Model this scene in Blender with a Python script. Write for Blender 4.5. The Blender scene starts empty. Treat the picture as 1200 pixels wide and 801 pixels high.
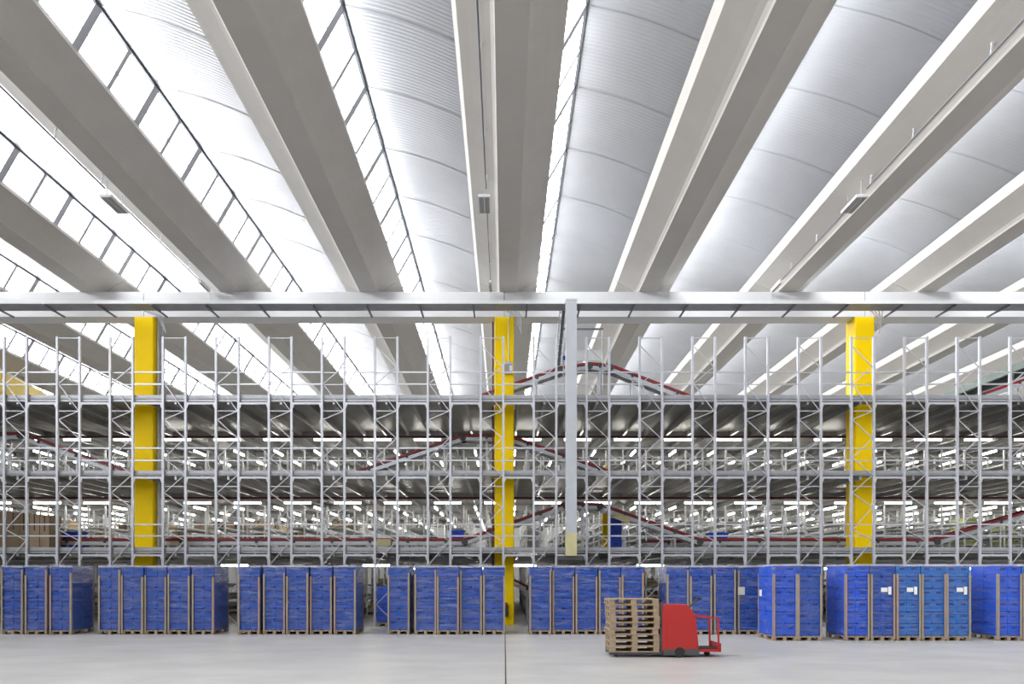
import bpy, math, random
from mathutils import Vector, Matrix

random.seed(7)
scene = bpy.context.scene
COL = scene.collection

# ---------------------------------------------------------------- camera
F, U0, V0, H = 800.0, 591.0, 676.0, 1.95      # focal length in px, vanishing point, eye height (m)
cd = bpy.data.cameras.new('camera')
cam = bpy.data.objects.new('camera', cd)
COL.objects.link(cam)
cam.location = (0, 0, H)
cam.rotation_euler = (math.pi / 2, 0, 0)
cd.sensor_fit = 'HORIZONTAL'
cd.sensor_width = 36.0
cd.lens = 24.0
cd.shift_x = (600 - U0) / 1200.0
cd.shift_y = (V0 - 400.5) / 1200.0
cd.clip_end = 300
scene.camera = cam

# ---------------------------------------------------------------- light
PANE_E = 9.0
LED_E = 14.0
world = bpy.data.worlds.new('overcast_sky')
scene.world = world
world.use_nodes = True
world.node_tree.nodes['Background'].inputs[0].default_value = (1.0, 0.985, 0.96, 1)
world.node_tree.nodes['Background'].inputs[1].default_value = 0.3
scene.view_settings.view_transform = 'Standard'
scene.view_settings.look = 'None'
scene.view_settings.gamma = 1.0
scene.view_settings.use_curve_mapping = False
scene.view_settings.exposure = 0.5


def PX(u, Y):
    return (u - U0) * Y / F


def PZ(v, Y):
    return H + (V0 - v) * Y / F


# ---------------------------------------------------------------- materials
MATS = {}


def mat(name, col, rough=0.5, metal=0.0, var=0.0, vscale=1.0, vstretch=(1, 1, 1), bump=0.0, bscale=20.0,
        emit=None, estr=0.0, spec=0.5, wave=None):
    m = bpy.data.materials.new(name)
    m.use_nodes = True
    nt = m.node_tree
    N, L = nt.nodes, nt.links
    b = N['Principled BSDF']
    b.inputs['Base Color'].default_value = (*col, 1)
    b.inputs['Roughness'].default_value = rough
    b.inputs['Metallic'].default_value = metal
    b.inputs['Specular IOR Level'].default_value = spec
    geo = N.new('ShaderNodeNewGeometry')
    mp = N.new('ShaderNodeMapping')
    mp.inputs['Scale'].default_value = vstretch
    L.new(geo.outputs['Position'], mp.inputs['Vector'])
    if var > 0:
        n = N.new('ShaderNodeTexNoise')
        n.inputs['Scale'].default_value = vscale
        n.inputs['Detail'].default_value = 5
        n.inputs['Roughness'].default_value = 0.6
        L.new(mp.outputs[0], n.inputs['Vector'])
        cr = N.new('ShaderNodeValToRGB')
        cr.color_ramp.elements[0].position = 0.3
        cr.color_ramp.elements[1].position = 0.7
        cr.color_ramp.elements[0].color = (*[max(0, c * (1 - var)) for c in col], 1)
        cr.color_ramp.elements[1].color = (*[min(1, c * (1 + var)) for c in col], 1)
        L.new(n.outputs['Fac'], cr.inputs[0])
        L.new(cr.outputs[0], b.inputs['Base Color'])
    if bump > 0:
        n2 = N.new('ShaderNodeTexNoise')
        n2.inputs['Scale'].default_value = bscale
        n2.inputs['Detail'].default_value = 3
        L.new(mp.outputs[0], n2.inputs['Vector'])
        bp = N.new('ShaderNodeBump')
        bp.inputs['Strength'].default_value = bump
        bp.inputs['Distance'].default_value = 0.02
        L.new(n2.outputs['Fac'], bp.inputs['Height'])
        L.new(bp.outputs[0], b.inputs['Normal'])
    if wave:
        w = N.new('ShaderNodeTexWave')
        w.bands_direction = wave[0]
        w.inputs['Scale'].default_value = 2 * math.pi / (20 * wave[1])
        L.new(geo.outputs['Position'], w.inputs['Vector'])
        bp = N.new('ShaderNodeBump')
        bp.inputs['Strength'].default_value = wave[2]
        bp.inputs['Distance'].default_value = 0.02
        L.new(w.outputs['Fac'], bp.inputs['Height'])
        L.new(bp.outputs[0], b.inputs['Normal'])
    if emit:
        b.inputs['Emission Color'].default_value = (*emit, 1)
        b.inputs['Emission Strength'].default_value = estr
    MATS[name] = m
    return m


mat('concrete_floor', (0.44, 0.432, 0.418), 0.40, var=0.13, vscale=0.8, vstretch=(0.6, 1.0, 1), bump=0.02, bscale=4)
mat('floor_joint', (0.06, 0.06, 0.06), 0.9)
mat('beam_concrete', (0.475, 0.453, 0.42), 0.6, var=0.04, vscale=1.2, bump=0.03)
mat('beam_white', (0.66, 0.665, 0.67), 0.55, var=0.03, vscale=1.0)
mat('roof_sheet', (0.41, 0.418, 0.438), 0.36, metal=0.4, var=0.05, vscale=0.8, wave=('Y', 0.12, 0.18))
mat('window_metal', (0.50, 0.51, 0.54), 0.4, metal=0.3)
mat('dark_rail', (0.16, 0.17, 0.19), 0.45, metal=0.4)
mat('yellow_paint', (1.0, 0.67, 0.0), 0.5, var=0.02, vscale=1.5, spec=0.15)
mat('fascia_metal', (0.34, 0.35, 0.37), 0.4, metal=0.4, var=0.1, vscale=3)
mat('galvanised', (0.52, 0.535, 0.57), 0.38, metal=0.45, var=0.08, vscale=4)
mat('rack_grey', (0.50, 0.51, 0.55), 0.38, metal=0.3, var=0.06, vscale=3)
mat('deck_under', (0.29, 0.285, 0.27), 0.40, metal=0.2, var=0.15, vscale=1.1, wave=('Y', 0.25, 0.03))
mat('joist_metal', (0.42, 0.42, 0.42), 0.32, metal=0.5, var=0.1, vscale=2)
mat('tray_metal', (0.68, 0.69, 0.72), 0.4, metal=0.5, var=0.15, vscale=3)
mat('red_metal', (0.30, 0.012, 0.022), 0.4, var=0.1, vscale=3)
mat('red_pipe', (0.11, 0.018, 0.015), 0.45)
mat('belt_black', (0.03, 0.03, 0.035), 0.55)
mat('dark_metal', (0.07, 0.07, 0.075), 0.5)
mat('white_metal', (0.74, 0.75, 0.76), 0.4, var=0.04, vscale=3)
mat('shelf_metal', (0.60, 0.61, 0.62), 0.36, metal=0.3, var=0.1, vscale=3)
mat('crate_blue', (0.005, 0.068, 0.38), 0.35, var=0.3, vscale=5, vstretch=(1, 1, 3))
mat('crate_blue_bright', (0.005, 0.085, 0.60), 0.35, var=0.12, vscale=4)  # light on the near stacks' sides put into a brighter crate blue
mat('crate_blue_teal', (0.014, 0.14, 0.47), 0.38, var=0.2, vscale=4, vstretch=(1, 1, 3))
mat('crate_dark', (0.008, 0.02, 0.17), 0.5)
mat('tote_blue', (0.01, 0.07, 0.62), 0.35)
mat('pallet_wood', (0.33, 0.25, 0.165), 0.75, var=0.25, vscale=6, vstretch=(1, 4, 4))
mat('post_board', (0.33, 0.275, 0.21), 0.75, var=0.12, vscale=5, vstretch=(1, 1, 0.5))
mat('post_board_red', (0.36, 0.255, 0.20), 0.75, var=0.12, vscale=5, vstretch=(1, 1, 0.5))
mat('cardboard', (0.36, 0.27, 0.175), 0.8, var=0.1, vscale=3)
mat('cardboard_dark', (0.20, 0.145, 0.085), 0.8, var=0.1, vscale=3)
mat('cardboard_light', (0.52, 0.39, 0.23), 0.8, var=0.1, vscale=3)
mat('tape_dark', (0.03, 0.025, 0.02), 0.6)
mat('paper_white', (0.80, 0.80, 0.78), 0.7)
mat('paper_beige', (0.55, 0.53, 0.48), 0.8, var=0.1, vscale=20)
mat('truck_red', (0.42, 0.022, 0.02), 0.35)
mat('rubber', (0.02, 0.02, 0.02), 0.7)
mat('green_bin', (0.38, 0.46, 0.10), 0.5, var=0.1, vscale=3)
mat('green_grey', (0.105, 0.14, 0.12), 0.45, var=0.1, vscale=2)
mat('pale_yellow', (0.58, 0.53, 0.28), 0.5, var=0.06, vscale=4)
mat('post_white', (0.46, 0.48, 0.51), 0.45, var=0.05, vscale=2)
mat('lamp_louvre', (0.30, 0.295, 0.285), 0.5)
mat('ext_red', (0.35, 0.02, 0.02), 0.35)
mat('wall_paint', (0.55, 0.55, 0.55), 0.7, var=0.05, vscale=0.5)
mat('led_tube', (0.9, 0.9, 0.9), 0.4, emit=(1.0, 0.96, 0.88), estr=LED_E)


def pane_material():
    m = bpy.data.materials.new('opal_pane')
    m.use_nodes = True
    N, L = m.node_tree.nodes, m.node_tree.links
    b = N['Principled BSDF']
    b.inputs['Base Color'].default_value = (0.85, 0.87, 0.9, 1)
    b.inputs['Roughness'].default_value = 0.25
    b.inputs['Emission Color'].default_value = (0.97, 0.98, 1.0, 1)
    g = N.new('ShaderNodeNewGeometry')
    mm = N.new('ShaderNodeMath')
    mm.operation = 'MULTIPLY_ADD'                 # daylight comes out on the room side only
    mm.inputs[1].default_value = -PANE_E
    mm.inputs[2].default_value = PANE_E
    L.new(g.outputs['Backfacing'], mm.inputs[0])
    L.new(mm.outputs[0], b.inputs['Emission Strength'])
    MATS['opal_pane'] = m


pane_material()


def film_material(name, base, amp):
    m = bpy.data.materials.new(name)
    m.use_nodes = True
    N, L = m.node_tree.nodes, m.node_tree.links
    b = N['Principled BSDF']
    b.inputs['Base Color'].default_value = (0.44, 0.45, 0.62, 1)
    b.inputs['Roughness'].default_value = 0.22
    g = N.new('ShaderNodeNewGeometry')
    mp = N.new('ShaderNodeMapping')
    mp.inputs['Scale'].default_value = (1.0, 1.0, 9.0)
    L.new(g.outputs['Position'], mp.inputs['Vector'])
    n = N.new('ShaderNodeTexNoise')
    n.inputs['Scale'].default_value = 1.6
    n.inputs['Detail'].default_value = 6
    n.inputs['Roughness'].default_value = 0.68
    n.inputs['Distortion'].default_value = 0.8
    L.new(mp.outputs[0], n.inputs['Vector'])
    mr = N.new('ShaderNodeMapRange')
    mr.inputs['From Min'].default_value = 0.45
    mr.inputs['From Max'].default_value = 0.74
    mr.inputs['To Min'].default_value = base
    mr.inputs['To Max'].default_value = base + amp
    L.new(n.outputs['Fac'], mr.inputs['Value'])
    bp = N.new('ShaderNodeBump')
    bp.inputs['Strength'].default_value = 0.5
    bp.inputs['Distance'].default_value = 0.03
    L.new(n.outputs['Fac'], bp.inputs['Height'])
    L.new(bp.outputs[0], b.inputs['Normal'])
    t = N.new('ShaderNodeBsdfTransparent')
    mx = N.new('ShaderNodeMixShader')
    L.new(mr.outputs[0], mx.inputs[0])
    L.new(t.outputs[0], mx.inputs[1])
    L.new(b.outputs[0], mx.inputs[2])
    L.new(mx.outputs[0], N['Material Output'].inputs['Surface'])
    MATS[name] = m


film_material('stretch_film', 0.02, 0.44)
film_material('stretch_film_thin', 0.03, 0.28)
film_material('stretch_film_glare', 0.14, 0.75)  # whitish film whose colour stands in for glare on the wrap
MATS['stretch_film_glare'].node_tree.nodes['Principled BSDF'].inputs['Base Color'].default_value = (0.72, 0.72, 0.78, 1)

# ---------------------------------------------------------------- mesh helpers
BOXF = [(0, 3, 2, 1), (4, 5, 6, 7), (0, 1, 5, 4), (1, 2, 6, 5), (2, 3, 7, 6), (3, 0, 4, 7)]


class MB:
    def __init__(s):
        s.v, s.f, s.m = [], [], []

    def box(s, x0, x1, y0, y1, z0, z1, mi=0):
        n = len(s.v)
        s.v += [(x0, y0, z0), (x1, y0, z0), (x1, y1, z0), (x0, y1, z0), (x0, y0, z1), (x1, y0, z1), (x1, y1, z1), (x0, y1, z1)]
        s.f += [tuple(n + i for i in q) for q in BOXF]
        s.m += [mi] * 6
        return s

    def prism_y(s, poly, y0, y1, mi=0):
        """polygon of (x, z), counter-clockwise seen from -Y, run along Y"""
        n, k = len(s.v), len(poly)
        s.v += [(x, y0, z) for x, z in poly] + [(x, y1, z) for x, z in poly]
        s.f.append(tuple(n + i for i in range(k)))
        s.f.append(tuple(n + k + i for i in reversed(range(k))))
        for i in range(k):
            j = (i + 1) % k
            s.f.append((n + i, n + k + i, n + k + j, n + j))
        s.m += [mi] * (k + 2)
        return s

    def bar(s, p, q, w, h=None, mi=0):
        h = h or w
        p, q = Vector(p), Vector(q)
        M = frame(p, q)
        n = len(s.v)
        l = (q - p).length
        for z in (0, l):
            for a, b in ((-w / 2, -h / 2), (w / 2, -h / 2), (w / 2, h / 2), (-w / 2, h / 2)):
                s.v.append(tuple(M @ Vector((a, b, z))))
        s.f += [tuple(n + i for i in f) for f in BOXF]
        s.m += [mi] * 6
        return s

    def cyl(s, p, q, r, seg=10, mi=0):
        p, q = Vector(p), Vector(q)
        M = frame(p, q)
        n = len(s.v)
        l = (q - p).length
        for z in (0, l):
            for i in range(seg):
                a = 2 * math.pi * i / seg
                s.v.append(tuple(M @ Vector((r * math.cos(a), r * math.sin(a), z))))
        for i in range(seg):
            j = (i + 1) % seg
            s.f.append((n + i, n + j, n + seg + j, n + seg + i))
        s.f.append(tuple(n + i for i in reversed(range(seg))))
        s.f.append(tuple(n + seg + i for i in range(seg)))
        s.m += [mi] * (seg + 2)
        return s

    def mesh(s, name, mats):
        me = bpy.data.meshes.new(name)
        me.from_pydata(s.v, [], s.f)
        for m in ([mats] if isinstance(mats, str) else mats):
            me.materials.append(MATS[m])
        if any(s.m):
            me.polygons.foreach_set('material_index', s.m)
        me.update()
        return me


def frame(p, q):
    z = (q - p).normalized()
    up = Vector((0, 1, 0)) if abs(z.y) < 0.9 else Vector((1, 0, 0))
    y = (up - z * up.dot(z)).normalized()      # second cross-section axis stays near world Y
    x = y.cross(z)
    M = Matrix((x, y, z)).transposed().to_4x4()
    M.translation = p
    return M


UNIT = {}


def unit(m):
    if m not in UNIT:
        UNIT[m] = MB().box(-.5, .5, -.5, .5, 0, 1).mesh('unit_' + m, m)
    return UNIT[m]


def link(name, me, parent=None, M=None):
    o = bpy.data.objects.new(name, me)
    COL.objects.link(o)
    if parent is not None:
        o.parent = parent
    if M is not None:
        o.matrix_local = M
    return o


def bar(name, p, q, w, h, m, parent=None):
    """straight member from p to q, cross-section w (across) by h (along world Y where possible)"""
    p, q = Vector(p), Vector(q)
    M = frame(p, q) @ Matrix.Diagonal((w, h, (q - p).length, 1))
    return link(name, unit(m), parent, M)


def block(name, x0, x1, y0, y1, z0, z1, m, parent=None):
    M = Matrix.Translation(((x0 + x1) / 2, (y0 + y1) / 2, z0)) @ Matrix.Diagonal((x1 - x0, y1 - y0, z1 - z0, 1))
    return link(name, unit(m), parent, M)


def tag(o, label, cat, group=None, kind=None):
    o['label'] = label
    o['category'] = cat
    if group:
        o['group'] = group
    if kind:
        o['kind'] = kind
    return o


def thing(name, label, cat, loc=(0, 0, 0), group=None, kind=None):
    o = bpy.data.objects.new(name, None)
    COL.objects.link(o)
    o.location = loc
    o.empty_display_size = 0.1
    return tag(o, label, cat, group, kind)


ONES = ['zeroth', 'first', 'second', 'third', 'fourth', 'fifth', 'sixth', 'seventh', 'eighth', 'ninth', 'tenth', 'eleventh',
        'twelfth', 'thirteenth', 'fourteenth', 'fifteenth', 'sixteenth', 'seventeenth', 'eighteenth', 'nineteenth', 'twentieth']


def nth(n):
    if n <= 20:
        return ONES[n]
    if n == 30:
        return 'thirtieth'
    return ('twenty-' if n < 30 else 'thirty-') + ONES[n % 10]


def side(k, what='the middle yellow column'):
    if k == 0:
        return 'above ' + what
    return nth(abs(k)) + (' to the left of ' if k < 0 else ' to the right of ') + what


# ---------------------------------------------------------------- floor and walls
fl = thing('floor', 'pale grey smooth concrete floor with a straight dark joint', 'floor', kind='structure')
block('slab', -46, 0.012, -16, 62, -0.2, 0, 'concrete_floor', fl)
block('slab', 0.042, 46, -16, 62, -0.2, 0, 'concrete_floor', fl)
block('joint_filler', 0.012, 0.042, -16, 62, -0.2, -0.012, 'floor_joint', fl)
for nm, a, lab in (('wall_back', (-46, 46, 62, 62.3, -0.2, 16), 'far grey end wall behind the shelving'),
                   ('wall_left', (-46.3, -46, -16, 62.3, -0.2, 16), 'grey side wall of the hall on the left'),
                   ('wall_right', (46, 46.3, -16, 62.3, -0.2, 16), 'grey side wall of the hall on the right')):
    tag(block(nm, *a, 'wall_paint'), lab, 'wall', kind='structure')

# ---------------------------------------------------------------- roof
P = 5.69                     # beam spacing
ZS = H + 11.64               # soffit height
YB0, YB1 = 27.86, 28.60      # cross beam
BEAM = [(-.20, 0), (.52, 0), (.55, .07), (.64, .16), (.78, .27), (.96, .39), (1.16, .50), (1.37, .60), (1.37, .70),
        (-.93, .70), (-1.0, .81), (-1.15, .81), (-1.03, .51), (-.80, .405), (-.60, .305), (-.43, .215), (-.30, .135), (-.23, .06)]
KS = range(-7, 8)
beam_near = MB().prism_y(BEAM, -16, YB0 + .34).mesh('beam_near', 'beam_concrete')
beam_far = MB().prism_y(BEAM, YB0 + .37, 62).mesh('beam_far', 'beam_concrete')
for k in KS:
    o = link('roof_beam', beam_near, None, Matrix.Translation((k * P, 0, ZS)))
    tag(o, 'pale concrete winged roof beam in front of the cross beam, ' + side(k), 'roof beam', 'near roof beams')
    o = link('roof_beam', beam_far, None, Matrix.Translation((k * P, 0, ZS)))
    tag(o, 'pale concrete winged roof beam behind the cross beam, ' + side(k), 'roof beam', 'far roof beams')

# skylights: glass band rising from the right wing of each beam, and the curved sheets beyond it
PW = 1.325
B0, T0 = Vector((1.33, 0, ZS + .70)), Vector((1.90, 0, ZS + 1.69))
sl = T0 - B0


def quad_pane(w, a=0.04, b=0.97):
    """pane facing the room (+X, down)"""
    p, q = sl * a, sl * b
    mb = MB()
    mb.v = [(p.x, 0, p.z), (q.x, 0, q.z), (q.x, w, q.z), (p.x, w, p.z)]
    mb.f = [(0, 1, 2, 3)]
    mb.m = [0]
    return mb


lower = quad_pane(PW - .05, .03, .40).mesh('pane_lower', 'opal_pane')
upper = quad_pane(PW - .05, .42, .95).mesh('pane_upper', 'opal_pane')
for me in (lower, upper):
    me.update()
    if me.polygons[0].normal.x < 0:
        me.flip_normals()


def long_pane(y0, y1):
    me = quad_pane(y1 - y0, .03, .95).mesh('pane_long', 'opal_pane')
    if me.polygons[0].normal.x < 0:
        me.flip_normals()
    return me


# curved sheet profile from skylight head to the lip of the next beam
A0, A1 = Vector((1.88, ZS + 1.72)), Vector((P - 1.06, ZS + .82))
NS = 12
prof = []
for i in range(NS + 1):
    t = i / NS
    p = A0.lerp(A1, t)
    prof.append((p.x, p.y + .10 * math.sin(math.pi * t)))


def sheet_mesh(w, ribs):
    mb = MB()
    cols = [(0, 0)]
    for i in range(ribs):
        c = (i + .5) * w / ribs
        cols += [(c - .03, 0), (c - .015, .014), (c + .015, .014), (c + .03, 0)]
    cols += [(w + .015, 0)]
    nc = len(cols)
    for (x, z) in prof:
        for (y, d) in cols:
            mb.v.append((x, y, z + d))
    for i in range(NS):
        for j in range(nc - 1):
            a = i * nc + j
            mb.f.append((a, a + 1, a + nc + 1, a + nc))
            mb.m.append(0)
    me = mb.mesh('roof_sheet', 'roof_sheet')
    me.polygons.foreach_set('use_smooth', [True] * len(me.polygons))
    return me


sheet = sheet_mesh(PW, 0)
Y_VIS0, NFRONT = YB0 - 13 * PW, 13
sheet_long = sheet_mesh(Y_VIS0 + 16, 0)
wn = 0
for k in KS:
    for span, (y0, y1, n) in enumerate(((Y_VIS0, YB0, NFRONT), (YB0, YB0 + 25 * PW, 25))):
        wn += 1
        w = thing('window_%d' % wn, 'long glazed skylight band %s the cross beam, %s' % (('in front of', 'behind')[span], side(k)),
                  'skylight', (k * P, 0, 0), kind='structure')
        ya = -16 if span == 0 else y0
        off = Vector((0, 0, 0))
        for nm, t, sz, m in (('sill_rail', .0, .07, 'window_metal'), ('head_rail', 1.0, .08, 'dark_rail')):
            c = B0 + sl * t
            bar(nm, (c.x, ya, c.z), (c.x, y1, c.z), sz, sz, m, w)
        detailed = k <= 0
        if detailed:
            c = B0 + sl * .41
            bar('glazing_bar', (c.x + .01, y0, c.z), (c.x + .01, y1, c.z), .045, .03, 'window_metal', w)
            for j in range(n):
                y = y0 + j * PW
                for me in (lower, upper):
                    link('pane', me, w, Matrix.Translation((B0.x, y + .025, B0.z)))
                wd = .24 if j % 2 == 0 else .13
                bar('mullion', (B0.x + .01, y, B0.z), (T0.x + .01, y, T0.z), .05, wd, 'window_metal', w)
            if span == 0:
                link('pane', long_pane(-16, y0), w, Matrix.Translation((B0.x, -16, B0.z)))
        else:
            link('pane', long_pane(ya, y1), w, Matrix.Translation((B0.x, ya, B0.z)))
        c = thing('ceiling', 'curved silver ribbed roof sheeting %s the cross beam, bay %s' % (
            ('in front of', 'behind')[span], 'right of the beam ' + side(k)), 'ceiling', (k * P, 0, 0), kind='structure')
        for j in range(n):
            link('roof_sheet', sheet, c, Matrix.Translation((0, y0 + j * PW, .009 * (j % 2))))
        if span == 0:
            link('roof_sheet', sheet_long, c, Matrix.Translation((0, -16, 0)))

# ---------------------------------------------------------------- cross beam, columns, cable tray
ZB0, ZB1 = PZ(371, YB0), ZS
CP = 14.72
for i, lab in enumerate(('left of the left yellow column', 'between the left and middle yellow columns',
                         'between the middle and right yellow columns', 'right of the right yellow column')):
    x0 = (i - 2) * CP
    xa, xb = (-46 if i == 0 else x0 + .012), (46 if i == 3 else x0 + CP - .012)
    tag(block('cross_beam', xa, xb, YB0, YB1, ZB0, ZB1, 'beam_white'), 'white concrete cross beam ' + lab, 'beam', 'cross beams')
CW = .79
for i, lab in ((-1, 'left'), (0, 'middle'), (1, 'right')):
    c = thing('column', 'bright yellow square concrete column, the %s of the three' % lab, 'column', (i * CP, YB0, 0), 'yellow columns')
    mb = MB()
    a, b = CW / 2, .035
    poly = [(-a + b, 0), (a - b, 0), (a, b), (a, CW - b), (a - b, CW), (-a + b, CW), (-a, CW - b), (-a, b)]
    n = len(poly)
    mb.v = [(x, y, 0) for x, y in poly] + [(x, y, ZB0) for x, y in poly]
    mb.f = [(j, (j + 1) % n, n + (j + 1) % n, n + j) for j in range(n)] + [tuple(range(n, 2 * n)), tuple(reversed(range(n)))]
    mb.m = [0] * len(mb.f)
    link('shaft', mb.mesh('shaft', 'yellow_paint'), c)
    if i == -1:      # down pipes on its right side
        for y in (.28, .42, .56):
            link('down_pipe', MB().cyl((a + .06, y, .3), (a + .06, y, ZB0 + .2), .05).mesh('down_pipe', 'galvanised'), c)
    if i == 0:
        link('conduit', MB().cyl((.17, -.02, PZ(426, YB0)), (.17, -.02, ZB0 - .02), .018, 8)
             .bar((.17, -.02, ZB0 - .02), (.30, -.02, ZB0 + .12), .035).mesh('conduit', 'galvanised'), c)

t = thing('junction_box', 'small grey switch box with cable on the middle yellow column', 'switch box', (PX(595.5, YB0), YB0, PZ(438.5, YB0)))
block('housing', -.19, .19, -.13, 0, 0, .46, 'galvanised', t)
block('cover', -.15, .15, -.15, -.13, .06, .38, 'lamp_louvre', t)
block('terminal', .05, .17, -.165, -.15, .1, .32, 'white_metal', t)
o = link('fire_pipe', MB().cyl((PX(577.5, 27.9), 28.1, 0), (PX(577.5, 27.9), 28.1, PZ(377, 28.1)), .035).mesh('fire_pipe', 'red_pipe'))
tag(o, 'thin dark red standpipe running up beside the middle yellow column', 'pipe')
t = thing('fire_extinguisher', 'small fire extinguisher hung low on the middle yellow column', 'fire extinguisher', (PX(593, 27.75), 27.76, PZ(722, 27.76)))
link('cylinder', MB().cyl((0, 0, 0), (0, 0, .46), .085, 12).mesh('cylinder', 'dark_metal'), t)
link('valve', MB().cyl((0, 0, .46), (0, 0, .54), .03).box(-.06, .06, -.02, .02, .54, .57).mesh('valve', 'ext_red'), t)
link('hose', MB().bar((.04, -.05, .52), (.08, -.09, .1), .025).mesh('hose', 'rubber'), t)

t = thing('cable_tray', 'grey steel cable tray on arms along the white cross beam', 'cable tray')
TY0, TY1, TZ = 26.55, 27.30, ZB0 + .03
block('tray_base', -40, 40, TY0, TY1, TZ, TZ + .015, 'tray_metal', t)
block('side_rail', -40, 40, TY0 - .01, TY0 + .015, TZ - .02, TZ + .11, 'white_metal', t)
block('side_rail', -40, 40, TY1, TY1 + .02, TZ, TZ + .08, 'tray_metal', t)
for j in range(-16, 24):
    x = -7.48 + 2.09 * j
    bar('bracket_arm', (x, TY0 + .02, TZ - .05), (x, YB0, TZ - .05), .06, .06, 'dark_rail', t)
for j in range(12):
    y = TY0 + .06 + j * .06
    block('slot_strip', -40, 40, y, y + .012, TZ - .008, TZ, 'dark_rail', t)

# cable bundle drops by the columns
for i, (u, lab) in enumerate(((183, 'left'), (604, 'middle'), (1028, 'right'))):
    mb = MB()
    for j in range(4):
        x = PX(u, 27.5) + .07 * j
        z1 = PZ(377 + 4 * j, 27.7)
        mb.bar((x - .5 + .12 * j, 27.2, TZ + .03), (x, 27.55, TZ - .12), .03)
        mb.bar((x, 27.55, TZ - .12), (x + .03, 27.78, z1), .03)
    tag(link('cable_bundle', mb.mesh('cable_bundle', 'tray_metal')), 'grey cables dropping from the tray beside the %s yellow column' % lab, 'cables', 'cable drops')

# tall square post hanging in front of the rack
t = thing('steel_post', 'tall pale grey square steel post with a yellowed lower end in front of rack', 'post', (PX(669, 26.3), 26.25, PZ(656, 26.3)))
hw = 6.2 * 26.1 / F
ztop, zy, zb = PZ(352, 26.1) - t.location.z, PZ(624, 26.1) - t.location.z, .16
block('shaft', -hw, hw, -.2, .2, zy, ztop, 'post_white', t)
block('cap', -hw - .01, hw + .01, -.21, .21, ztop, ztop + .06, 'galvanised', t)
block('lower_sleeve', -hw - .004, hw + .004, -.204, .204, zb, zy, 'pale_yellow', t)
block('base_bracket', -hw - .3, hw + .25, -.15, .75, 0, zb, 'dark_metal', t)

# cable ladder sloping down next to it
t = thing('cable_ladder', 'grey cable ladder sloping down from the tray beside the tall post', 'cable ladder')
pa, pb = Vector((PX(661, 27.2), 27.3, PZ(361, 27.2))), Vector((PX(654.5, 29.5), 29.5, PZ(428, 29.5)))
for dx in (-.15, .15):
    d = Vector((dx, 0, 0))
    bar('rail', pa + d, pb + d, .035, .09, 'tray_metal', t)
for i in range(9):
    c = pa.lerp(pb, (i + .5) / 9)
    bar('rung', c - Vector((.15, 0, 0)), c + Vector((.15, 0, 0)), .04, .04, 'tray_metal', t)
bar('cable', pa, pb, .12, .05, 'dark_rail', t)

# ---------------------------------------------------------------- lamps on the roof beams
ZL = H + 11.42
for k, lab in ((0, 'middle'), (-2, 'left'), (2, 'right')):
    xl = k * P - .61
    t = thing('pendant_lamp', 'flat white twin-louvre lamp hung on the %s conduit under roof' % lab, 'lamp', (xl, 21.0, ZL), 'roof lamps')
    block('housing', -.18, .18, -.48, .48, .01, .09, 'white_metal', t)
    block('louvre', -.15, -.015, -.44, .44, 0, .012, 'lamp_louvre', t)
    block('louvre', .015, .15, -.44, .44, 0, .012, 'lamp_louvre', t)
    for y in (-.4, .4):
        bar('hanger', (0, y, .09), (0, y, .53), .02, .02, 'galvanised', t)
    t = thing('conduit_line', 'thin dark conduit with clips along the %s roof beam' % {0: 'middle', -2: 'second left', 2: 'second right'}[k],
              'conduit', (xl, 0, ZL + .16))
    link('conduit', MB().cyl((.06, 8, .03), (.06, 20.4, .03), .022, 8).cyl((.06, 21.5, .03), (.06, YB0 - 1.2, .03), .018, 8).mesh('conduit', 'dark_rail'), t)
    for y in (12.3, 15.2, 18.1, 20.2, 23.7, 25.8):
        link('clip', MB().bar((.06, y, .03), (.09, y, .30), .03).box(.06, .12, y - .02, y + .02, .28, .31).mesh('clip', 'tray_metal'), t)
    t = thing('emergency_light', 'small white emergency light box at the end of the %s conduit' % lab, 'lamp', (xl + .06, YB0 - 1.15, ZL + .1), 'emergency lights')
    block('body', -.06, .06, 0, .9, 0, .12, 'white_metal', t)
    block('diffuser', -.04, .04, .08, .82, -.02, 0, 'lamp_louvre', t)
    bar('drop_cable', (0, .9, .06), (0, 1.13, -.35), .02, .02, 'white_metal', t)

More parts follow.
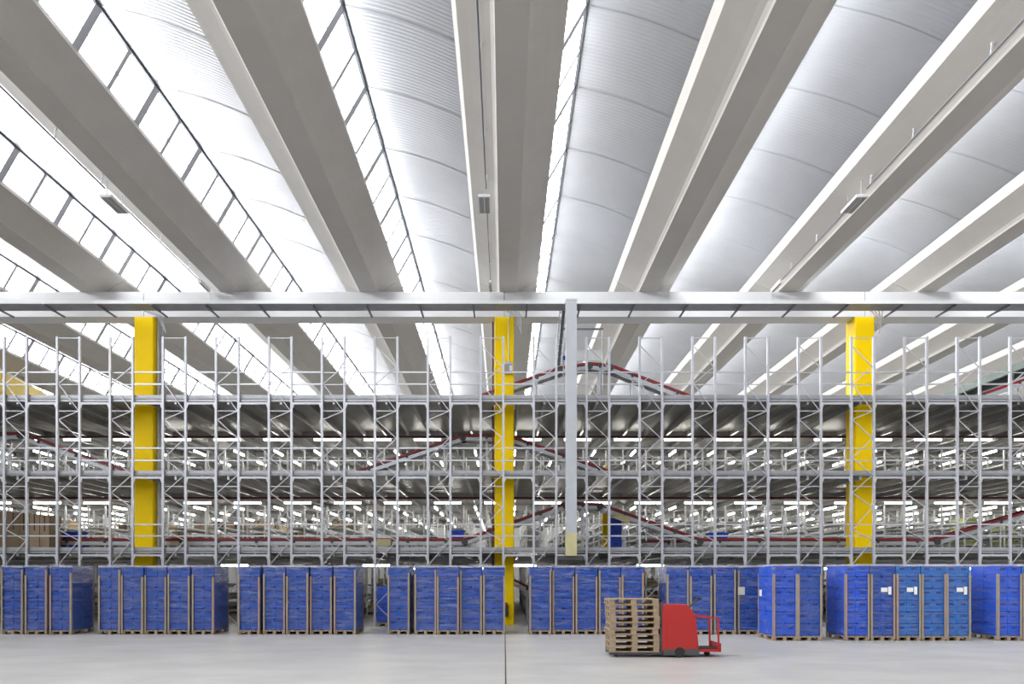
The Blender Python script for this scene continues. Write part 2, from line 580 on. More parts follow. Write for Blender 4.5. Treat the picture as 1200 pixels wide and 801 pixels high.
# ---------------------------------------------------------------- front row of rack frames
YR = 26.67
PIT = 62.12 * YR / F
XR0 = PX(4.25, YR)
FW = 26.5 * YR / F
ZTOP = PZ(394, YR)
US = .085                                    # upright section
up_mesh = MB().box(-US / 2, US / 2, 0, .02, 0, ZTOP).box(-US / 2, -US / 2 + .012, .02, .085, 0, ZTOP) \
    .box(US / 2 - .012, US / 2, .02, .085, 0, ZTOP).mesh('upright', 'rack_grey')
foot = MB().box(-.08, .08, -.03, .12, 0, .012).mesh('base_plate', 'rack_grey')
ZIG = [429, 449, 481, 491, 513, 536, 556, 577, 594, 620, 633, 661, 684, 708, 731]
rack_parts = {}
for k in range(-1, 21):
    lab = ('%s rack frame from the left, tall grey braced uprights at the rack front' % nth(k + 1)) if 0 <= k < 20 else \
        'tall grey braced rack frame past the %s edge of the view' % ('left' if k < 0 else 'right')
    t = thing('rack_frame', lab, 'rack frame', (XR0 + k * PIT, YR, 0), 'front rack frames')
    for x in (0, FW):
        link('upright', up_mesh, t, Matrix.Translation((x, 0, 0)))
        link('base_plate', foot, t, Matrix.Translation((x, 0, 0)))
    for v in (395.5, 481, 569.5):
        z = PZ(v, YR)
        bar('cross_tie', (.04, .045, z), (FW - .04, .045, z), .03, .03, 'rack_grey', t)
    nodes = [(i % 2 == 0, v) for i, v in enumerate(ZIG)]
    if k >= 7:
        nodes = [(False, 405)] + nodes
    for (ra, va), (rb, vb) in zip(nodes, nodes[1:]):
        bar('brace', (FW - .045 if ra else .045, .05, PZ(va, YR)), (FW - .045 if rb else .045, .05, PZ(vb, YR)), .03, .03, 'rack_grey', t)

# ---------------------------------------------------------------- decks
DECKS = [(PZ(652, YR), PZ(641, YR), 'lowest', (614, 627.5)), (PZ(561, YR), PZ(551, YR), 'middle', (524.5, 539)),
         (PZ(474, YR), PZ(462, YR), 'top', (435.5, 449.5))]
DX0, DX1, DY1 = -38.0, 38.0, 56.0
gap = PIT - FW - US
haunch = [(0, 0), (gap, 0), (gap, -.22), (gap - .02, -.22), (gap - .07, -.08), (.07, -.08), (.02, -.22), (0, -.22)]
portal = MB().prism_y(list(reversed([(x, z) for x, z in haunch])), 0, .06).mesh('portal_beam', 'rack_grey')
for zu, zt, nm, rails in DECKS:
    t = thing('mezzanine_deck', '%s of the three grey steel mezzanine decks carried by the rack' % nm, 'deck', (0, YR, zu), 'mezzanine decks')
    hh = zt - zu
    ca, cb = YB0 - YR - .05, YB0 - YR + CW + .05          # the plates leave room for the columns
    block('deck_plate', DX0, DX1, .12, ca, hh - .12, hh - .07, 'deck_under', t)
    block('deck_plate', DX0, DX1, cb, DY1 - YR, hh - .12, hh - .07, 'deck_under', t)
    xs = [DX0] + [c * CP + s * (CW / 2 + .04) for c in (-1, 0, 1) for s in (-1, 1)] + [DX1]
    for xa, xb in zip(xs[::2], xs[1::2]):
        block('deck_plate', xa, xb, ca, cb, hh - .12, hh - .07, 'deck_under', t)
    block('toe_board', DX0, DX1, .10, .115, hh - .10, hh + .01, 'fascia_metal', t)
    block('edge_channel', DX0, DX1, .10, .16, .15, hh - .16, 'fascia_metal', t)
    block('edge_lip', DX0, DX1, .08, .17, hh - .135, hh - .115, 'rack_grey', t)
    for yy in (6.3, 11.6, 16.5, 22.5):
        block('cross_girder', DX0, DX1, yy, yy + .12, hh - .42, hh - .12, 'joist_metal', t)
    for j in range(-36, 37):
        x = XR0 + FW + PIT * .28 + j * PIT / 2 + 18 * PIT / 2
        if DX0 < x < DX1 and min(abs(x - c * CP) for c in (-1, 0, 1)) > CW / 2 + .1:
            block('joist', x - .04, x + .04, .16, DY1 - YR, hh - .34, hh - .12, 'joist_metal', t)
    for k in range(-2, 21):
        link('portal_beam', portal, t, Matrix.Translation((XR0 + k * PIT + FW + US / 2, .01, .10)))
    g = thing('guardrail', 'grey two-bar guardrail along the front edge of the %s deck' % nm, 'guardrail', (0, YR, zt), 'deck guardrails')
    for v in rails:
        z = PZ(v, YR) - zt
        for k in range(-2, 21):
            xa = XR0 + k * PIT + FW + US / 2
            bar('rail', (xa, .05, z), (xa + gap, .05, z), .055, .05, 'galvanised', g)
            xb = XR0 + k * PIT + US / 2
            bar('rail', (xb, .10, z), (xb + FW - US, .10, z), .035, .03, 'galvanised', g)
# rear guardrail on the top deck
zt3 = DECKS[2][1]
g = thing('guardrail', 'pale rear guardrail with short posts across the top deck', 'guardrail', (0, 33.2, zt3), 'deck guardrails')
for z in (.62, 1.0):
    bar('rail', (DX0, 0, z), (DX1, 0, z), .05, .05, 'white_metal', g)
for j in range(-18, 19):
    bar('post', (j * 2.07 + .4, 0, -.07), (j * 2.07 + .4, 0, 1.0), .06, .05, 'white_metal', g)

# sprinkler pipes
for zu, zt, nm, _ in DECKS[1:]:
    o = link('sprinkler_pipe', MB().cyl((DX0, 32.4, zu - .07), (DX1, 32.4, zu - .07), .045, 8).mesh('sprinkler_pipe', 'red_pipe'))
    tag(o, 'thin dark red sprinkler pipe running under the %s deck' % nm, 'pipe', 'sprinkler pipes')

# ---------------------------------------------------------------- conveyors
def conveyor(label, pts, Y, deck_z, width=.62, name='conveyor', legs=True, group='red conveyors', under=True):
    P3 = [Vector((PX(u, Y), 0, PZ(v, Y))) for u, v in pts]
    t = thing(name, label, 'conveyor', (0, Y, 0), group)
    for a, b in zip(P3, P3[1:]):
        d = Vector((0, width / 2, 0))
        n = (b - a).cross(Vector((0, 1, 0))).normalized()
        if n.z > 0:
            n = -n
        for s in (-1, 1):
            bar('side_rail', a + d * s, b + d * s, .10, .05, 'red_metal', t)
            bar('frame_channel', a + d * s * .96 + n * .17, b + d * s * .96 + n * .17, .16, .04, 'galvanised', t)
        bar('belt', a + n * .02, b + n * .02, .03, width - .06, 'belt_black', t)
        L = (b - a).length
        m = max(1, int(L / 1.6))
        for i in range(m):
            c = a.lerp(b, (i + .5) / m)
            bar('joint_plate', c - Vector((.05, width / 2 + .03, 0)) + n * .06, c + Vector((.05, -width / 2 - .03, 0)) + n * .06, .2, .03, 'dark_metal', t)
            if legs and c.z - deck_z > .3:
                for s in (-.9, .9):
                    bar('leg', (c.x, s * width / 2, deck_z), (c.x, s * width / 2, c.z - .2), .07, .06, 'galvanised', t)
                if c.z - deck_z > .9:
                    bar('leg_tie', (c.x, -width / 2, deck_z + .5), (c.x, width / 2, deck_z + .5), .05, .05, 'galvanised', t)
    for p in P3[1:-1]:
        link('drive_drum', MB().cyl((p.x, -width / 2 - .06, p.z - .12), (p.x, width / 2 + .06, p.z - .12), .14, 12).mesh('drive_drum', 'dark_metal'), t)
    return t


YC = 30.0
DT = [d[1] - .07 for d in DECKS]
conveyor('red-edged conveyor humping between middle column and post on the lowest deck',
         [(62, 632), (545, 632), (662, 590), (702, 591), (818, 632), (1093, 632), (1240, 587)], YC, DT[0])
conveyor('red-edged conveyor rising and falling behind the middle column on the middle deck',
         [(-60, 509), (30, 509), (160, 556), (412, 556), (543, 511), (598, 512), (722, 556), (1240, 556)], YC, DT[1])
conveyor('red-edged conveyor with a low peak behind the post on the top deck',
         [(-60, 470), (550, 470), (655, 433), (690, 428), (714, 430), (818, 470), (1126, 470), (1250, 428)], YC, DT[2])
conveyor('short red-edged side conveyor on the lowest deck right of the blue tote tower', [(757, 634), (806, 634)], YC + 1.6, DT[0])
conveyor('dark red ground conveyor sloping down right of the middle column', [(596, 676), (640, 698)], 30.5, 0, name='ground_conveyor')
# scanner hood over the top hump
t = thing('scanner_hood', 'pale blue clear hood over the conveyor peak behind the post', 'hood', (PX(682, YC), YC, PZ(428, YC)))
for x in (-.85, .85):
    bar('leg', (x, -.4, -1.2), (x, -.4, 1.45), .05, .05, 'galvanised', t)
bar('top_bar', (-.87, -.4, 1.45), (.87, -.4, 1.45), .06, .06, 'dark_rail', t)
block('panel', -.8, .8, -.4, -.37, .08, .55, 'white_metal', t)
block('sensor', -.9, -.7, -.45, -.35, .1, .28, 'tote_blue', t)

# ---------------------------------------------------------------- LED tubes
led_h = MB().box(-.66, .66, -.05, .05, .045, .10).mesh('housing', 'white_metal')
led_t = MB().cyl((-.64, 0, 0), (.64, 0, 0), .045, 8).mesh('tube', 'led_tube')
led_r = MB().box(-.45, -.44, -.005, .005, .1, 1.1).box(.44, .45, -.005, .005, .1, 1.1).mesh('hanger', 'galvanised')


def led(x, y, z, along_y, label, group, top):
    t = thing('led_light', label, 'light', (x, y, z), group)
    if along_y:
        t.rotation_euler = (0, 0, math.pi / 2)
    link('housing', led_h, t)
    link('tube', led_t, t)
    g = (top - z - .1)                        # rods reach the plate above
    link('hanger', led_r, t, Matrix.Translation((0, 0, .1 - .1 * g)) @ Matrix.Diagonal((1, 1, g, 1)))


YL = 33.0
for li, (u0, v, nm) in enumerate(((325, 515, 'top'), (348.75, 589, 'middle'))):
    n = 0
    for j in range(-7, 17):
        u = u0 + 58.65 * j
        if not (-40 < u < 1240):
            continue
        if -15 < u < 1215:
            n += 1
            lab = 'glowing crosswise LED tube in the front row under the %s deck, %s from the left' % (nm, nth(n))
        else:
            lab = 'crosswise LED tube past the view edge under the %s deck, %s end' % (nm, 'left' if u < 0 else 'right')
        led(PX(u, YL), YL, PZ(v, YL), False, lab, 'front LED row under the %s deck' % nm, DECKS[2 - li][1] - .12)
XA0 = XR0 + FW + (PIT - FW) / 2               # aisle centres
for li, (nm, zu) in enumerate((('top', DECKS[2][0]), ('middle', DECKS[1][0]))):
    for di, (y, dn) in enumerate(((35.9, 'second'), (39.2, 'third'), (43.0, 'fourth'))):
        n = 0
        for k in range(-8, 29):
            x = XA0 + k * PIT
            u = U0 + x * F / y
            if -10 < u < 1210:
                n += 1
                led(x, y, zu - .22, True, 'lengthwise LED tube in the %s row back under the %s deck, %s from the left' % (dn, nm, nth(n)),
                    '%s LED row under the %s deck' % (dn, nm), DECKS[2 - li][1] - .12)
mb = MB()
for zu in (DECKS[2][0], DECKS[1][0]):
    for y in (46.5, 50.0, 53.5):
        for k in range(-8, 29):
            x = XA0 + k * PIT
            mb.box(x - .04, x + .04, y - .65, y + .65, zu - .24, zu - .16)
o = link('distant_led_lights', mb.mesh('distant_led_lights', 'led_tube'))
tag(o, 'far rows of small glowing LED tubes deep inside the rack', 'lights', kind='stuff')
n = 0
for u in (275, 441, 613, 762):
    n += 1
    led(PX(u, 33), 33, DECKS[0][0] - .24, False, 'crosswise LED tube low behind the blue pallets, %s from the left' % nth(n), 'ground floor LED row', DECKS[0][1] - .12)

n = 0
for k in range(-6, 26, 2):  # tubes added to light the strip under the lowest deck
    n += 1
    led(XA0 + k * PIT, 40, DECKS[0][0] - .30, False, 'added crosswise LED tube lighting the ground floor behind the pallets, %s from the left' % nth(n),
        'added ground floor LED row', DECKS[0][1] - .12)

# ---------------------------------------------------------------- shelving rows behind
YS0, BAY, NB = 35.5, 2.45, 6
shelf_up = {}
sh_board = MB().box(0, FW, 0, BAY * NB, 0, .045).box(-.01, .012, 0, BAY * NB, -.03, .06).box(FW - .012, FW + .01, 0, BAY * NB, -.03, .06).mesh('shelf', 'shelf_metal')
for li, (zb, zc, nm) in enumerate(((0.0, DECKS[0][0], 'ground floor'), (DT[0], DECKS[1][0], 'lowest deck'), (DT[1], DECKS[2][0], 'middle deck'))):
    hh = zc - zb - .12
    um = MB().box(-.04, .04, -.035, .035, 0, hh).mesh('upright', 'white_metal')
    bz = MB()
    zz, s = .2, 0
    while zz + .55 < hh:
        a, b = (.03, FW - .03) if s == 0 else (FW - .03, .03)
        bz.bar((a, 0, zz), (b, 0, zz + .55), .03)
        zz += .55
        s = 1 - s
    bm = bz.mesh('brace', 'shelf_metal')
    n = 0
    for k in range(-6, 26):
        x = XR0 + k * PIT
        u = U0 + x * F / YS0
        if -60 < u < 1200:
            n += 1
            lab = 'white-posted steel shelving row on the %s, %s from the left' % (nm, nth(n))
        else:
            lab = 'steel shelving row deep on the %s past the %s view edge, row %s' % (nm, 'left' if u < 0 else 'right', nth(abs(k)))
        t = thing('shelving_row', lab, 'shelving', (x, YS0, zb), 'shelving rows on the ' + nm)
        for b in range(NB + 1):
            for xx in (0, FW):
                link('upright', um, t, Matrix.Translation((xx, b * BAY, 0)))
            if b % 2 == 0:
                link('brace', bm, t, Matrix.Translation((0, b * BAY, 0)))
        dense = k > 11
        tiers = [.15, .55, .95, 1.35, 1.75] if dense else ([.15, .8, 1.45] if li != 2 else [.15, .9])
        for z in tiers:
            if z < hh:
                link('shelf', sh_board, t, Matrix.Translation((0, 0, z)))

# ---------------------------------------------------------------- goods
def carton(label, x0, x1, y0, y1, z0, z1, m='cardboard', group=None, gap_u=None, name='carton'):
    t = thing(name, label, 'box', ((x0 + x1) / 2, (y0 + y1) / 2, z0), group)
    w, d, h = (x1 - x0) / 2, (y1 - y0) / 2, z1 - z0
    mb = MB().box(-w, w, -d, d, 0, h - .004)
    link('body', mb.mesh('body', m), t)
    link('flap', MB().box(-w, -.004, -d, d, h - .004, h).box(.004, w, -d, d, h - .004, h).mesh('flap', m), t)
    link('tape', MB().box(-.025, .025, -d - .002, -d, h * .55, h).mesh('tape', 'tape_dark'), t)
    return t


# tall cartons at the left of the lowest deck
yc = 28.6
for i, (u0, u1, v1, m, lab) in enumerate((
        (-12, 7, 599, 'cardboard_dark', 'dark brown tall carton cut by the left picture edge on the lowest deck'),
        (8, 23, 600, 'cardboard_dark', 'dark brown tall carton second from the left edge on lowest deck'),
        (23.5, 32, 601, 'cardboard_dark', 'narrow dark brown carton third from left on the lowest deck'),
        (34.5, 46, 602, 'cardboard', 'lighter brown tall carton with a dark seam on its right, lowest deck'),
        (46.8, 57.5, 603, 'cardboard', 'lighter brown tall carton rightmost of the tall ones on lowest deck'))):
    carton(lab, PX(u0, yc), PX(u1, yc), yc, yc + .8, DT[0], PZ(v1, yc), m, 'tall cartons on the lowest deck')
# cartons on the shelves
rnd = random.Random(3)
cnt = 0
for li, (zb, tiers, ks, nm) in enumerate(((DT[0], (.15, .8, 1.45), range(-3, 6), 'lowest deck'), (0.0, (.15, .8, 1.45), (0, 1, 5, 6, 7, 9, 11, 12, 13, 14), 'ground floor'))):
    for k in ks:
        x = XR0 + k * PIT
        for ti, z in enumerate(tiers):
            for b in range(2):
                if rnd.random() < (.35 if li == 0 and ti == 2 else .12):
                    continue
                w = rnd.uniform(.5, .8)
                x0 = x + .05 + rnd.random() * (FW - .1 - w)
                y0 = YS0 + .1 + b * BAY + rnd.random() * .5
                hgt = rnd.uniform(.3, .5)
                colr = 'pale' if (k + ti + b) % 3 == 0 else 'brown'
                kk = k + 4 if li == 0 else ks.index(k) + 1
                lab = '%s carton on the %s, shelving row %s, %s shelf, %s bay' % (
                    colr, nm, nth(kk), ('bottom', 'middle', 'top')[ti], ('front', 'second')[b])
                carton(lab, x0, x0 + w, y0, y0 + rnd.uniform(.6, 1.3), zb + z + .045, zb + z + .045 + hgt,
                       'cardboard_light' if colr == 'pale' else rnd.choice(['cardboard', 'cardboard_dark']), 'cartons on shelving of the ' + nm)
# yellow-green bins on the far right shelving
n = 0
bin_m = MB().box(-.36, .36, -.5, .5, 0, .03).box(-.36, -.33, -.5, .5, .03, .17).box(.33, .36, -.5, .5, .03, .17) \
    .box(-.33, .33, -.5, -.47, .03, .17).box(-.33, .33, .47, .5, .03, .17).box(-.38, .38, -.53, -.5, .13, .18).mesh('bin', 'green_bin')
for li, zb, nm in ((1, DT[0], 'lowest'), (2, DT[1], 'middle')):
    for k in (21, 22, 23):
        for ti, z in enumerate((.15, .55, .95, 1.35, 1.75)):
            if li == 2 and ti > 2:
                continue
            o = link('storage_bin', bin_m, None, Matrix.Translation((XR0 + k * PIT + FW / 2, YS0 + .7, zb + z + .045)))
            tag(o, 'yellow-green storage bin on the %s deck, far right row %s, %s shelf up' % (nm, nth(k - 19), nth(ti + 1)), 'bin', 'green bins on the right')


def tote(label, u0, u1, v0, v1, Y, group=None, m='tote_blue'):
    x0, x1 = PX(u0, Y), PX(u1, Y)
    z0, z1 = PZ(v1, Y), PZ(v0, Y)
    w, h, c = (x1 - x0) / 2, z1 - z0, (x0 + x1) / 2
    t = thing('tote', label, 'tote', (c, Y, z0), group)
    mb = MB()
    mb.v = [(-w * .88, -.2, 0), (w * .88, -.2, 0), (w * .88, .2, 0), (-w * .88, .2, 0), (-w, -.24, h), (w, -.24, h), (w, .24, h), (-w, .24, h)]
    mb.f = list(BOXF)
    mb.m = [0] * 6
    link('body', mb.mesh('body', m), t)
    link('rim', MB().box(-w * 1.04, w * 1.04, -.26, .26, h - .06, h - .005).mesh('rim', m), t)
    link('handle', MB().box(-w * .3, w * .3, -.25, -.235, h * .6, h * .72).mesh('handle', 'crate_dark'), t)
    return t


tote('bright blue tote on the lowest-deck conveyor right of the tall cartons', 76, 99, 623, 630.5, YC)
tote('bright blue tote under the conveyor right of the tall cartons', 76, 101, 638.5, 646.6, YC)
tote('long blue tote on the lowest-deck conveyor near its right valley', 829, 852, 624, 631, YC)
tote('blue tote on the conveyor slope left of the middle column', 527, 544, 621, 630.2, YC)
yt = 32.2
for i, (v0, v1) in enumerate(((632, 648.7), (619, 632), (607, 619))):
    tote('blue tote in the tower under the lowest-deck conveyor, %s' % ('bottom one', 'middle one', 'flared top one')[i],
         714 - i * .3, 728 + (3 if i == 2 else 0), v0, v1, yt, 'blue tote tower')
t = thing('yellow_guard', 'narrow yellow guard post beside the blue tote tower on lowest deck', 'post', (PX(709, 33), 33, DT[0]))
block('post', -.13, .13, -.1, .1, 0, PZ(600, 33) - DT[0], 'yellow_paint', t)
block('foot', -.2, .2, -.15, .15, 0, .02, 'yellow_paint', t)
t = thing('yellow_guard', 'pale yellow slanting guard plate under the conveyor by the blue tote tower', 'panel', (0, 29.6, 0))
bar('plate', (PX(721, 29.6), 0, PZ(603, 29.6)), (PX(738, 29.6), 0, PZ(610, 29.6)), .28, .03, 'pale_yellow', t)
bar('edge_strip', (PX(721, 29.6), -.02, PZ(600, 29.6)), (PX(738, 29.6), -.02, PZ(607, 29.6)), .05, .03, 'pale_yellow', t)
t = thing('yellow_guard', 'curved yellow fin on the middle deck above the blue tote tower', 'panel', (PX(709, 32), 32, DT[1]))
mb = MB()
mb.prism_y([(-.25, 0), (.14, 0), (.14, 1.35), (.05, 1.0), (-.08, .65)], 0, .12)
link('fin', mb.mesh('fin', 'yellow_paint'), t)
block('foot', -.3, .2, -.05, .17, 0, .02, 'yellow_paint', t)
t = thing('control_box', 'cream control box hanging on the lowest-deck conveyor left of middle', 'control box', (PX(450, YC - .45), YC - .45, PZ(640, YC)))
block('housing', -.3, .3, -.06, .06, 0, .30, 'pale_yellow', t)
block('lid', -.28, .28, -.075, -.06, .03, .27, 'pale_yellow', t)
block('stand', -.04, .04, -.04, .04, DT[0] - t.location.z, 0, 'galvanised', t)

# yellow and green conveyors running into depth on the top deck
t = thing('yellow_conveyor', 'elevated yellow-sided conveyor running back at the far left of top deck', 'conveyor')
a, b = Vector((PX(-4, 31), 31, PZ(446, 31))), Vector((PX(60, 46), 46, PZ(474, 46)))
bar('side_panel', a, b, .95, .06, 'yellow_paint', t)
t2 = b - a
bar('belt', a + Vector((-.5, 0, .1)), b + Vector((-.5, 0, .1)), .08, .9, 'belt_black', t)
bar('top_rail', a + Vector((.05, 0, .56)), b + Vector((.05, 0, .56)), .08, .08, 'white_metal', t)
for i in range(5):
    c = a.lerp(b, (i + .5) / 5)
    bar('leg', (c.x - .1, c.y, DT[2]), (c.x - .1, c.y, c.z), .1, .1, 'white_metal', t)
t = thing('green_conveyor', 'long grey-green overhead conveyor running back at right above top deck', 'conveyor')
x = 2.40 * (PZ(420, 30) - H - .6)
zg = PZ(424, 30)
xg = PX(1206, 30)
bar('side_panel', (xg, 28.9, zg), (xg, 45, zg), .34, .12, 'green_grey', t)
bar('belt', (xg + .45, 28.9, zg + .08), (xg + .45, 45, zg + .08), .06, .8, 'belt_black', t)
bar('side_panel', (xg + .9, 28.9, zg), (xg + .9, 45, zg), .34, .12, 'green_grey', t)
for y in (31.6, 35.4, 40.2, 44.5):
    bar('leg', (xg + .45, y, DT[2]), (xg + .45, y, zg), .1, .1, 'white_metal', t)
# low roller conveyors deep on the top deck
for i, y in enumerate((36.0, 41.0)):
    t = thing('roller_conveyor', '%s pale roller conveyor crossing the top deck behind the guardrail' % ('nearer', 'farther')[i], 'conveyor', (0, y, zt3), 'top deck roller conveyors')
    z = 1.05 + i * .35
    for dy in (-.3, .3):
        bar('side_rail', (DX0, dy, z), (DX1, dy, z), .14, .05, 'white_metal', t)
    for j in range(-15, 16):
        block('leg', j * 2.4 - .05, j * 2.4 + .05, -.3, .3, -.07, z - .05, 'white_metal', t)

# ---------------------------------------------------------------- pallets of blue crates
PWD, PDP, CH, NR = .745, 1.2, .362, 6
CWD, CDP = .365, .585


def crate_mesh(m):
    mb = MB()
    w, d, h = CWD / 2, CDP / 2, CH
    mb.box(-w + .024, w - .024, -d + .024, d - .024, 0, h)
    mb.box(-w, w, -d, d, h - .05, h - .006)            # rim
    mb.box(-w + .026, w - .026, -d + .022, d - .022, 0, .03, 1)
    mb.box(-w + .006, w - .006, -d + .006, d - .006, h * .42, h * .42 + .03)
    for s in (-1, 1):
        mb.box(s * w * .93 - .018, s * w * .93 + .018, -d + .004, d - .004, .035, h - .05)
        mb.box(-.075, .075, s * (d - .018) - .008, s * (d - .018) + .008, h * .62, h * .62 + .05, 1)
        mb.box(s * (w - .008) - .006, s * (w - .008) + .006, -.09, .09, h * .62, h * .62 + .045, 1)
    return mb.mesh('crate', [m, 'crate_dark'])


CR = {m: crate_mesh(m) for m in ('crate_blue', 'crate_blue_bright', 'crate_blue_teal')}


def pallet_mesh(w, d):
    mb = MB()
    for i in range(5):
        x = -w / 2 + i * (w - .12) / 4
        mb.box(x, x + .12, -d / 2, d / 2, .122, .144)
    for y in (-d / 2, -.07, d / 2 - .14):
        mb.box(-w / 2, w / 2, y, y + .14, .1, .122)
    for x in (-w / 2, -.05, w / 2 - .1):
        for y in (-d / 2, -.07, d / 2 - .14):
            mb.box(x, x + .1, y, y + .14, .022, .1)
        mb.box(x, x + .1, -d / 2, d / 2, 0, .022)
    return mb.mesh('pallet', 'pallet_wood')


PAL = pallet_mesh(PWD, PDP)


def film_mesh(h, m, seed):
    """loose film skin around the crates with a slightly wavy surface and a gathered top"""
    r = random.Random(seed)
    mb = MB()
    w, d = PWD / 2 + .012, PDP / 2 + .012
    ring = []
    n1, n2 = 6, 8
    for i in range(n1):
        ring.append((-w + 2 * w * i / n1, -d, 0, -1))
    for i in range(n2):
        ring.append((w, -d + 2 * d * i / n2, 1, 0))
    for i in range(n1):
        ring.append((w - 2 * w * i / n1, d, 0, 1))
    for i in range(n2):
        ring.append((-w, d - 2 * d * i / n2, -1, 0))
    k = len(ring)
    zs = [.10] + [.144 + h * j / 12 for j in range(13)]
    for z in zs:
        for (x, y, nx, ny) in ring:
            a = r.uniform(0, .012)
            mb.v.append((x + nx * a, y + ny * a, z + r.uniform(-.006, .006)))
    for j in range(len(zs) - 1):
        for i in range(k):
            a, b = j * k + i, j * k + (i + 1) % k
            mb.f.append((a, b, b + k, a + k))
    top0 = (len(zs) - 1) * k
    for (x, y, nx, ny) in ring:
        mb.v.append((x * .9, y * .94, .144 + h + r.uniform(.005, .035)))
    for i in range(k):
        a, b = top0 + i, top0 + (i + 1) % k
        mb.f.append((a, b, b + k, a + k))
    mb.f.append(tuple(top0 + k + i for i in range(k)))
    mb.m = [0] * len(mb.f)
    me = mb.mesh('stretch_film', m)
    me.polygons.foreach_set('use_smooth', [True] * len(me.polygons))
    return me


FILMS = {(nr, thin, s): film_mesh(nr * CH, 'stretch_film_thin' if thin else 'stretch_film', s * 7 + nr)
         for nr in (6, 4) for thin in (0, 1) for s in range(3)}
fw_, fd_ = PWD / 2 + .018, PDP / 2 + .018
film_edge_glint = MB().box(-fw_, fw_, -fd_ - .006, -fd_, -.035, .03).box(-fw_, fw_, fd_, fd_ + .006, -.035, .025) \
    .box(-fw_ - .006, -fw_, -fd_, fd_, -.035, .03).box(fw_, fw_ + .006, -fd_, fd_, -.035, .03).mesh('film_edge_glint', 'stretch_film_glare')  # painted highlight along the top edge of the wrap
glare_patch = MB().box(0, .004, -fd_ + .02, fd_ - .02, 1.75, 2.30).mesh('film_side_glare', 'stretch_film_glare')  # painted glare on the upper part of a stack's side
post_hi = MB().box(-.032, .032, -.005, .0, .02, 1).box(-.032, -.026, -.005, .06, .02, 1).mesh('corner_post', 'post_board')
post_hr = MB().box(-.032, .032, -.005, .0, .02, 1).box(-.032, -.026, -.005, .06, .02, 1).mesh('corner_post', 'post_board_red')


def load(label, u0, u1, Y, m='crate_blue', thin=0, posts=(2.0, 2.0), nr=6, rot=0.0, group='wrapped pallets of blue crates', wood=True):
    cx = PX((u0 + u1) / 2, Y)
    t = thing('crate_pallet', label, 'pallet load', (cx, Y + PDP / 2, 0), group)
    t.rotation_euler = (0, 0, rot)
    sc = (PX(u1, Y) - PX(u0, Y)) / PWD
    sc = max(.94, min(.985, sc))
    t.scale = (sc, 1, 1)
    link('pallet', PAL, t)
    for r in range(nr):
        for ix in (-1, 1):
            for iy in (-1, 1):
                link('crate', CR[m], t, Matrix.Translation((ix * (CWD / 2 + .003), iy * (CDP / 2 + .006), .144 + r * CH)))
    if wood:
        for ix, sx in ((-1, 0), (1, 1)):
            for iy in (-1, 1):
                hgt = posts[sx]
                M = Matrix.Translation((ix * (PWD / 2 - .02), iy * (PDP / 2 + .028), 0)) @ Matrix.Diagonal((-ix * 1, -iy, hgt, 1))
                link('corner_post', post_hr if (int(u0) + sx) % 3 == 0 else post_hi, t, M)
    link('stretch_film', FILMS[(nr, thin, int(u0) % 3)], t)
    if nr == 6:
        link('film_edge_glint', film_edge_glint, t, Matrix.Translation((0, 0, .144 + nr * CH + .005)))
    return t


def YV(v):
    return H * F / (v - V0)


YP, YN = YV(743), YV(750.3)
A = [  # u0, u1, group word, post heights
    ((1, 28), (29, 56), (57.3, 85.5)),
    ((115.5, 141), (141.8, 168.5), (169, 195.8), (196.3, 223), (224, 252)),
    ((278.5, 305), (308.5, 334.5), (335, 362), (363, 389.5), (390.3, 418)),
    ((454, 480.3), (485.5, 511.5), (512, 538), (538.7, 565), (565.6, 592)),
    ((620, 646.5), (647, 673.3), (674, 700.5), (701.3, 727.8), (728.4, 754.5)),
    ((781, 807.3), (808, 835), (835.8, 862.7), (863.5, 890.5)),
]
GN = ['at the left picture edge', 'under the left yellow column', 'left of the open aisle', 'left of the middle yellow column',
      'right of the middle yellow column', 'behind the red truck']
rp = random.Random(11)
for gi, grp in enumerate(A):
    for i, (u0, u1) in enumerate(grp):
        lab = 'wrapped blue crate pallet %s, %s from left' % (GN[gi], nth(i + 1))
        ph = rp.choice([1.98, 2.02, 2.06, 2.18])
        t = load(lab, u0, u1, YP + rp.uniform(-.05, .12), posts=(ph, rp.choice([1.96, 2.0, 2.1, 2.2])), rot=rp.uniform(-.004, .004))
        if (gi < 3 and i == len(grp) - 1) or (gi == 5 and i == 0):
            link('film_side_glare', glare_patch, t, Matrix.Translation((fw_ + .012 if gi < 3 else -fw_ - .016, 0, 0)))
        if gi == 5 and i == 3:
            block('paper_scrap', -.38, -.14, -.64, -.62, 1.35, 1.62, 'paper_beige', t)
NB_ = [((906, 934), 'crate_blue_bright', 'first of the near right pallets'), ((934.7, 962.5), 'crate_blue', 'second of the near right pallets'),
       ((990, 1018.5), 'crate_blue_bright', 'left of the white-labelled pallets'), ((1019.8, 1048.5), 'crate_blue', 'first pallet with a white label'),
       ((1050, 1079), 'crate_blue_teal', 'second pallet with a white label'), ((1079.7, 1108), 'crate_blue_teal', 'between two white-labelled pallets'),
       ((1108.6, 1137), 'crate_blue_teal', 'last pallet with a white label'), ((1168, 1197), 'crate_blue_bright', 'by the right picture edge'),
       ((1198, 1227), 'crate_blue_teal', 'cut off by the right picture edge')]
for i, ((u0, u1), m, lab) in enumerate(NB_):
    t = load('tall near pallet of blue crates in clear film, ' + lab, u0, u1, YN, m, 1, (2.05, 2.05), group='near right pallets of blue crates', rot=rp.uniform(-.003, .003))
    if i in (3, 4, 6):
        block('paper_label', -.06, .14, -.627, -.621, 1.50, 1.63, 'paper_white', t)
        block('paper_label', .165, .26, -.629, -.621, 1.42, 1.66, 'paper_white', t)
    if i == 0:
        block('paper_label', -.405, -.40, .25, .45, 1.35, 1.55, 'paper_white', t)
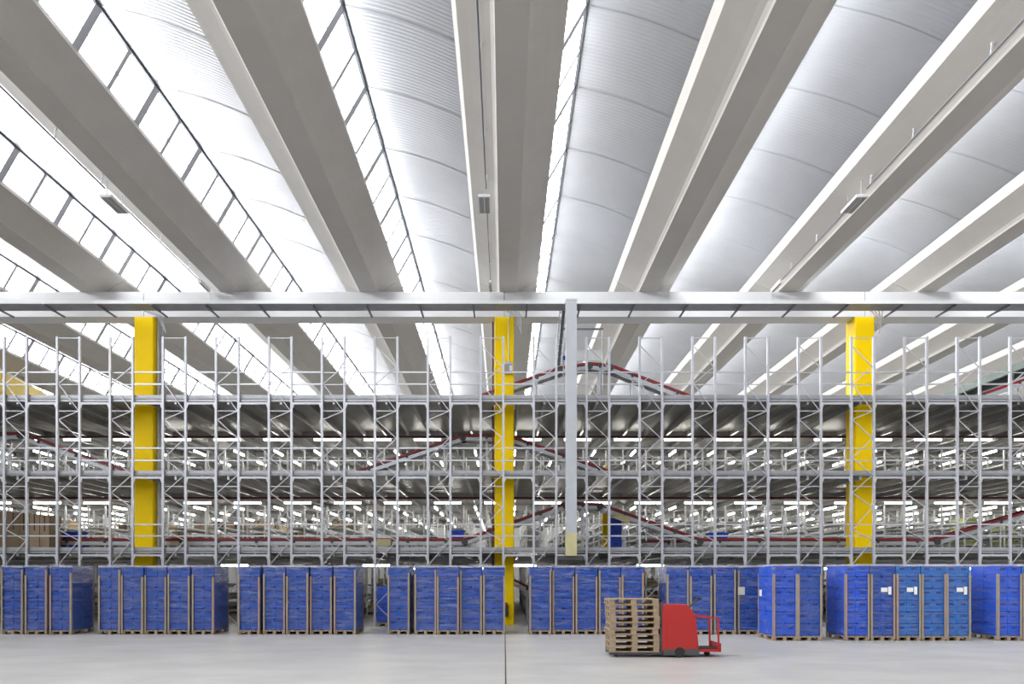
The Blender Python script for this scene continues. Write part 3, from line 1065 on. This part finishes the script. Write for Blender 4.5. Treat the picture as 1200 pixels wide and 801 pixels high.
load('low pallet of blue crates behind the rack upright in the open aisle', 440, 465, YV(733.3), 'crate_blue_bright', 1, nr=4, wood=False)

# ---------------------------------------------------------------- red pallet truck with a stack of empty pallets
YT = 17.0
xt = PX(772, YT)
t = thing('pallet_truck', 'red electric pallet truck standing on the open floor before the crates', 'pallet truck', (xt, YT, 0))
body = MB().prism_y(list(reversed([(0, .14), (0, 1.18), (.10, 1.28), (.62, 1.28), (.82, 1.02), (.88, .30), (.88, .14)])), -.38, .38)
tb = link('body', body.mesh('body', 'truck_red'), t)
link('hood_panel', MB().prism_y(list(reversed([(.1, .2), (.1, .9), (.7, .9), (.76, .2)])), -.395, -.38).mesh('hood_panel', 'truck_red'), tb)
link('skirt', MB().box(.02, .9, -.40, .40, .05, .20).mesh('skirt', 'dark_metal'), t)
link('platform', MB().box(.88, 1.42, -.36, .36, .13, .20).box(1.40, 1.44, -.36, .36, .13, .34).mesh('platform', 'truck_red'), t)
link('platform_mat', MB().box(.90, 1.39, -.33, .33, .20, .215).mesh('platform_mat', 'rubber'), t)
for s in (-1, 1):
    f = link('fork', MB().box(-1.28, 0, s * .27 - .09, s * .27 + .09, .07, .125).mesh('fork', 'dark_metal'), t)
    link('load_wheel', MB().cyl((-1.1, s * .27 - .05, .045), (-1.1, s * .27 + .05, .045), .045, 10).mesh('load_wheel', 'rubber'), f)
    link('side_guard', MB().bar((.80, s * .36, 1.0), (1.36, s * .36, .95), .04).bar((1.36, s * .36, .95), (1.38, s * .36, .2), .04).mesh('side_guard', 'truck_red'), t)
    link('drive_wheel', MB().cyl((.42, s * .36 - .05, .125), (.42, s * .36 + .05, .125), .125, 14).mesh('drive_wheel', 'rubber'), t)
link('caster', MB().cyl((1.2, -.04, .065), (1.2, .04, .065), .065, 12).mesh('caster', 'rubber'), t)
tl = link('tiller', MB().bar((.7, 0, 1.15), (.98, 0, 1.42), .05).mesh('tiller', 'dark_metal'), t)
link('grip', MB().bar((.98, -.2, 1.42), (.98, .2, 1.42), .05).mesh('grip', 'rubber'), tl)
link('backrest', MB().box(-.05, 0, -.35, -.31, .1, 1.4).box(-.05, 0, .31, .35, .1, 1.4).box(-.05, 0, -.35, .35, 1.36, 1.4).box(-.05, 0, -.35, .35, .75, .79).mesh('backrest', 'dark_metal'), t)
# empty pallets on the forks
brd_l = MB().box(-.6, .6, -.06, .06, 0, .022).mesh('board', 'pallet_wood')
brd_s = MB().box(-.07, .07, -.4, .4, 0, .022).mesh('board', 'pallet_wood')
blk = MB().box(-.07, .07, -.05, .05, 0, .078).mesh('block', 'pallet_wood')
rj = random.Random(5)
for i in range(9):
    p = thing('wooden_pallet', 'empty wooden pallet on the red truck forks, %s from the bottom of the stack' % nth(i + 1), 'pallet',
              (xt - .68 + rj.uniform(-.02, .02), YT + rj.uniform(-.02, .02), .125 + i * .1445), 'empty pallets on the truck')
    for y in (-.34, 0, .34):
        link('board', brd_l, p, Matrix.Translation((0, y, 0)))
        for x in (-.53, 0, .53):
            link('block', blk, p, Matrix.Translation((x, y, .022)))
    for x in (-.53, 0, .53):
        link('board', brd_s, p, Matrix.Translation((x, 0, .10)))
    for y in (-.34, -.17, 0, .17, .34):
        link('board', brd_l, p, Matrix.Translation((0, y, .122)))
print('objects', len(bpy.data.objects))
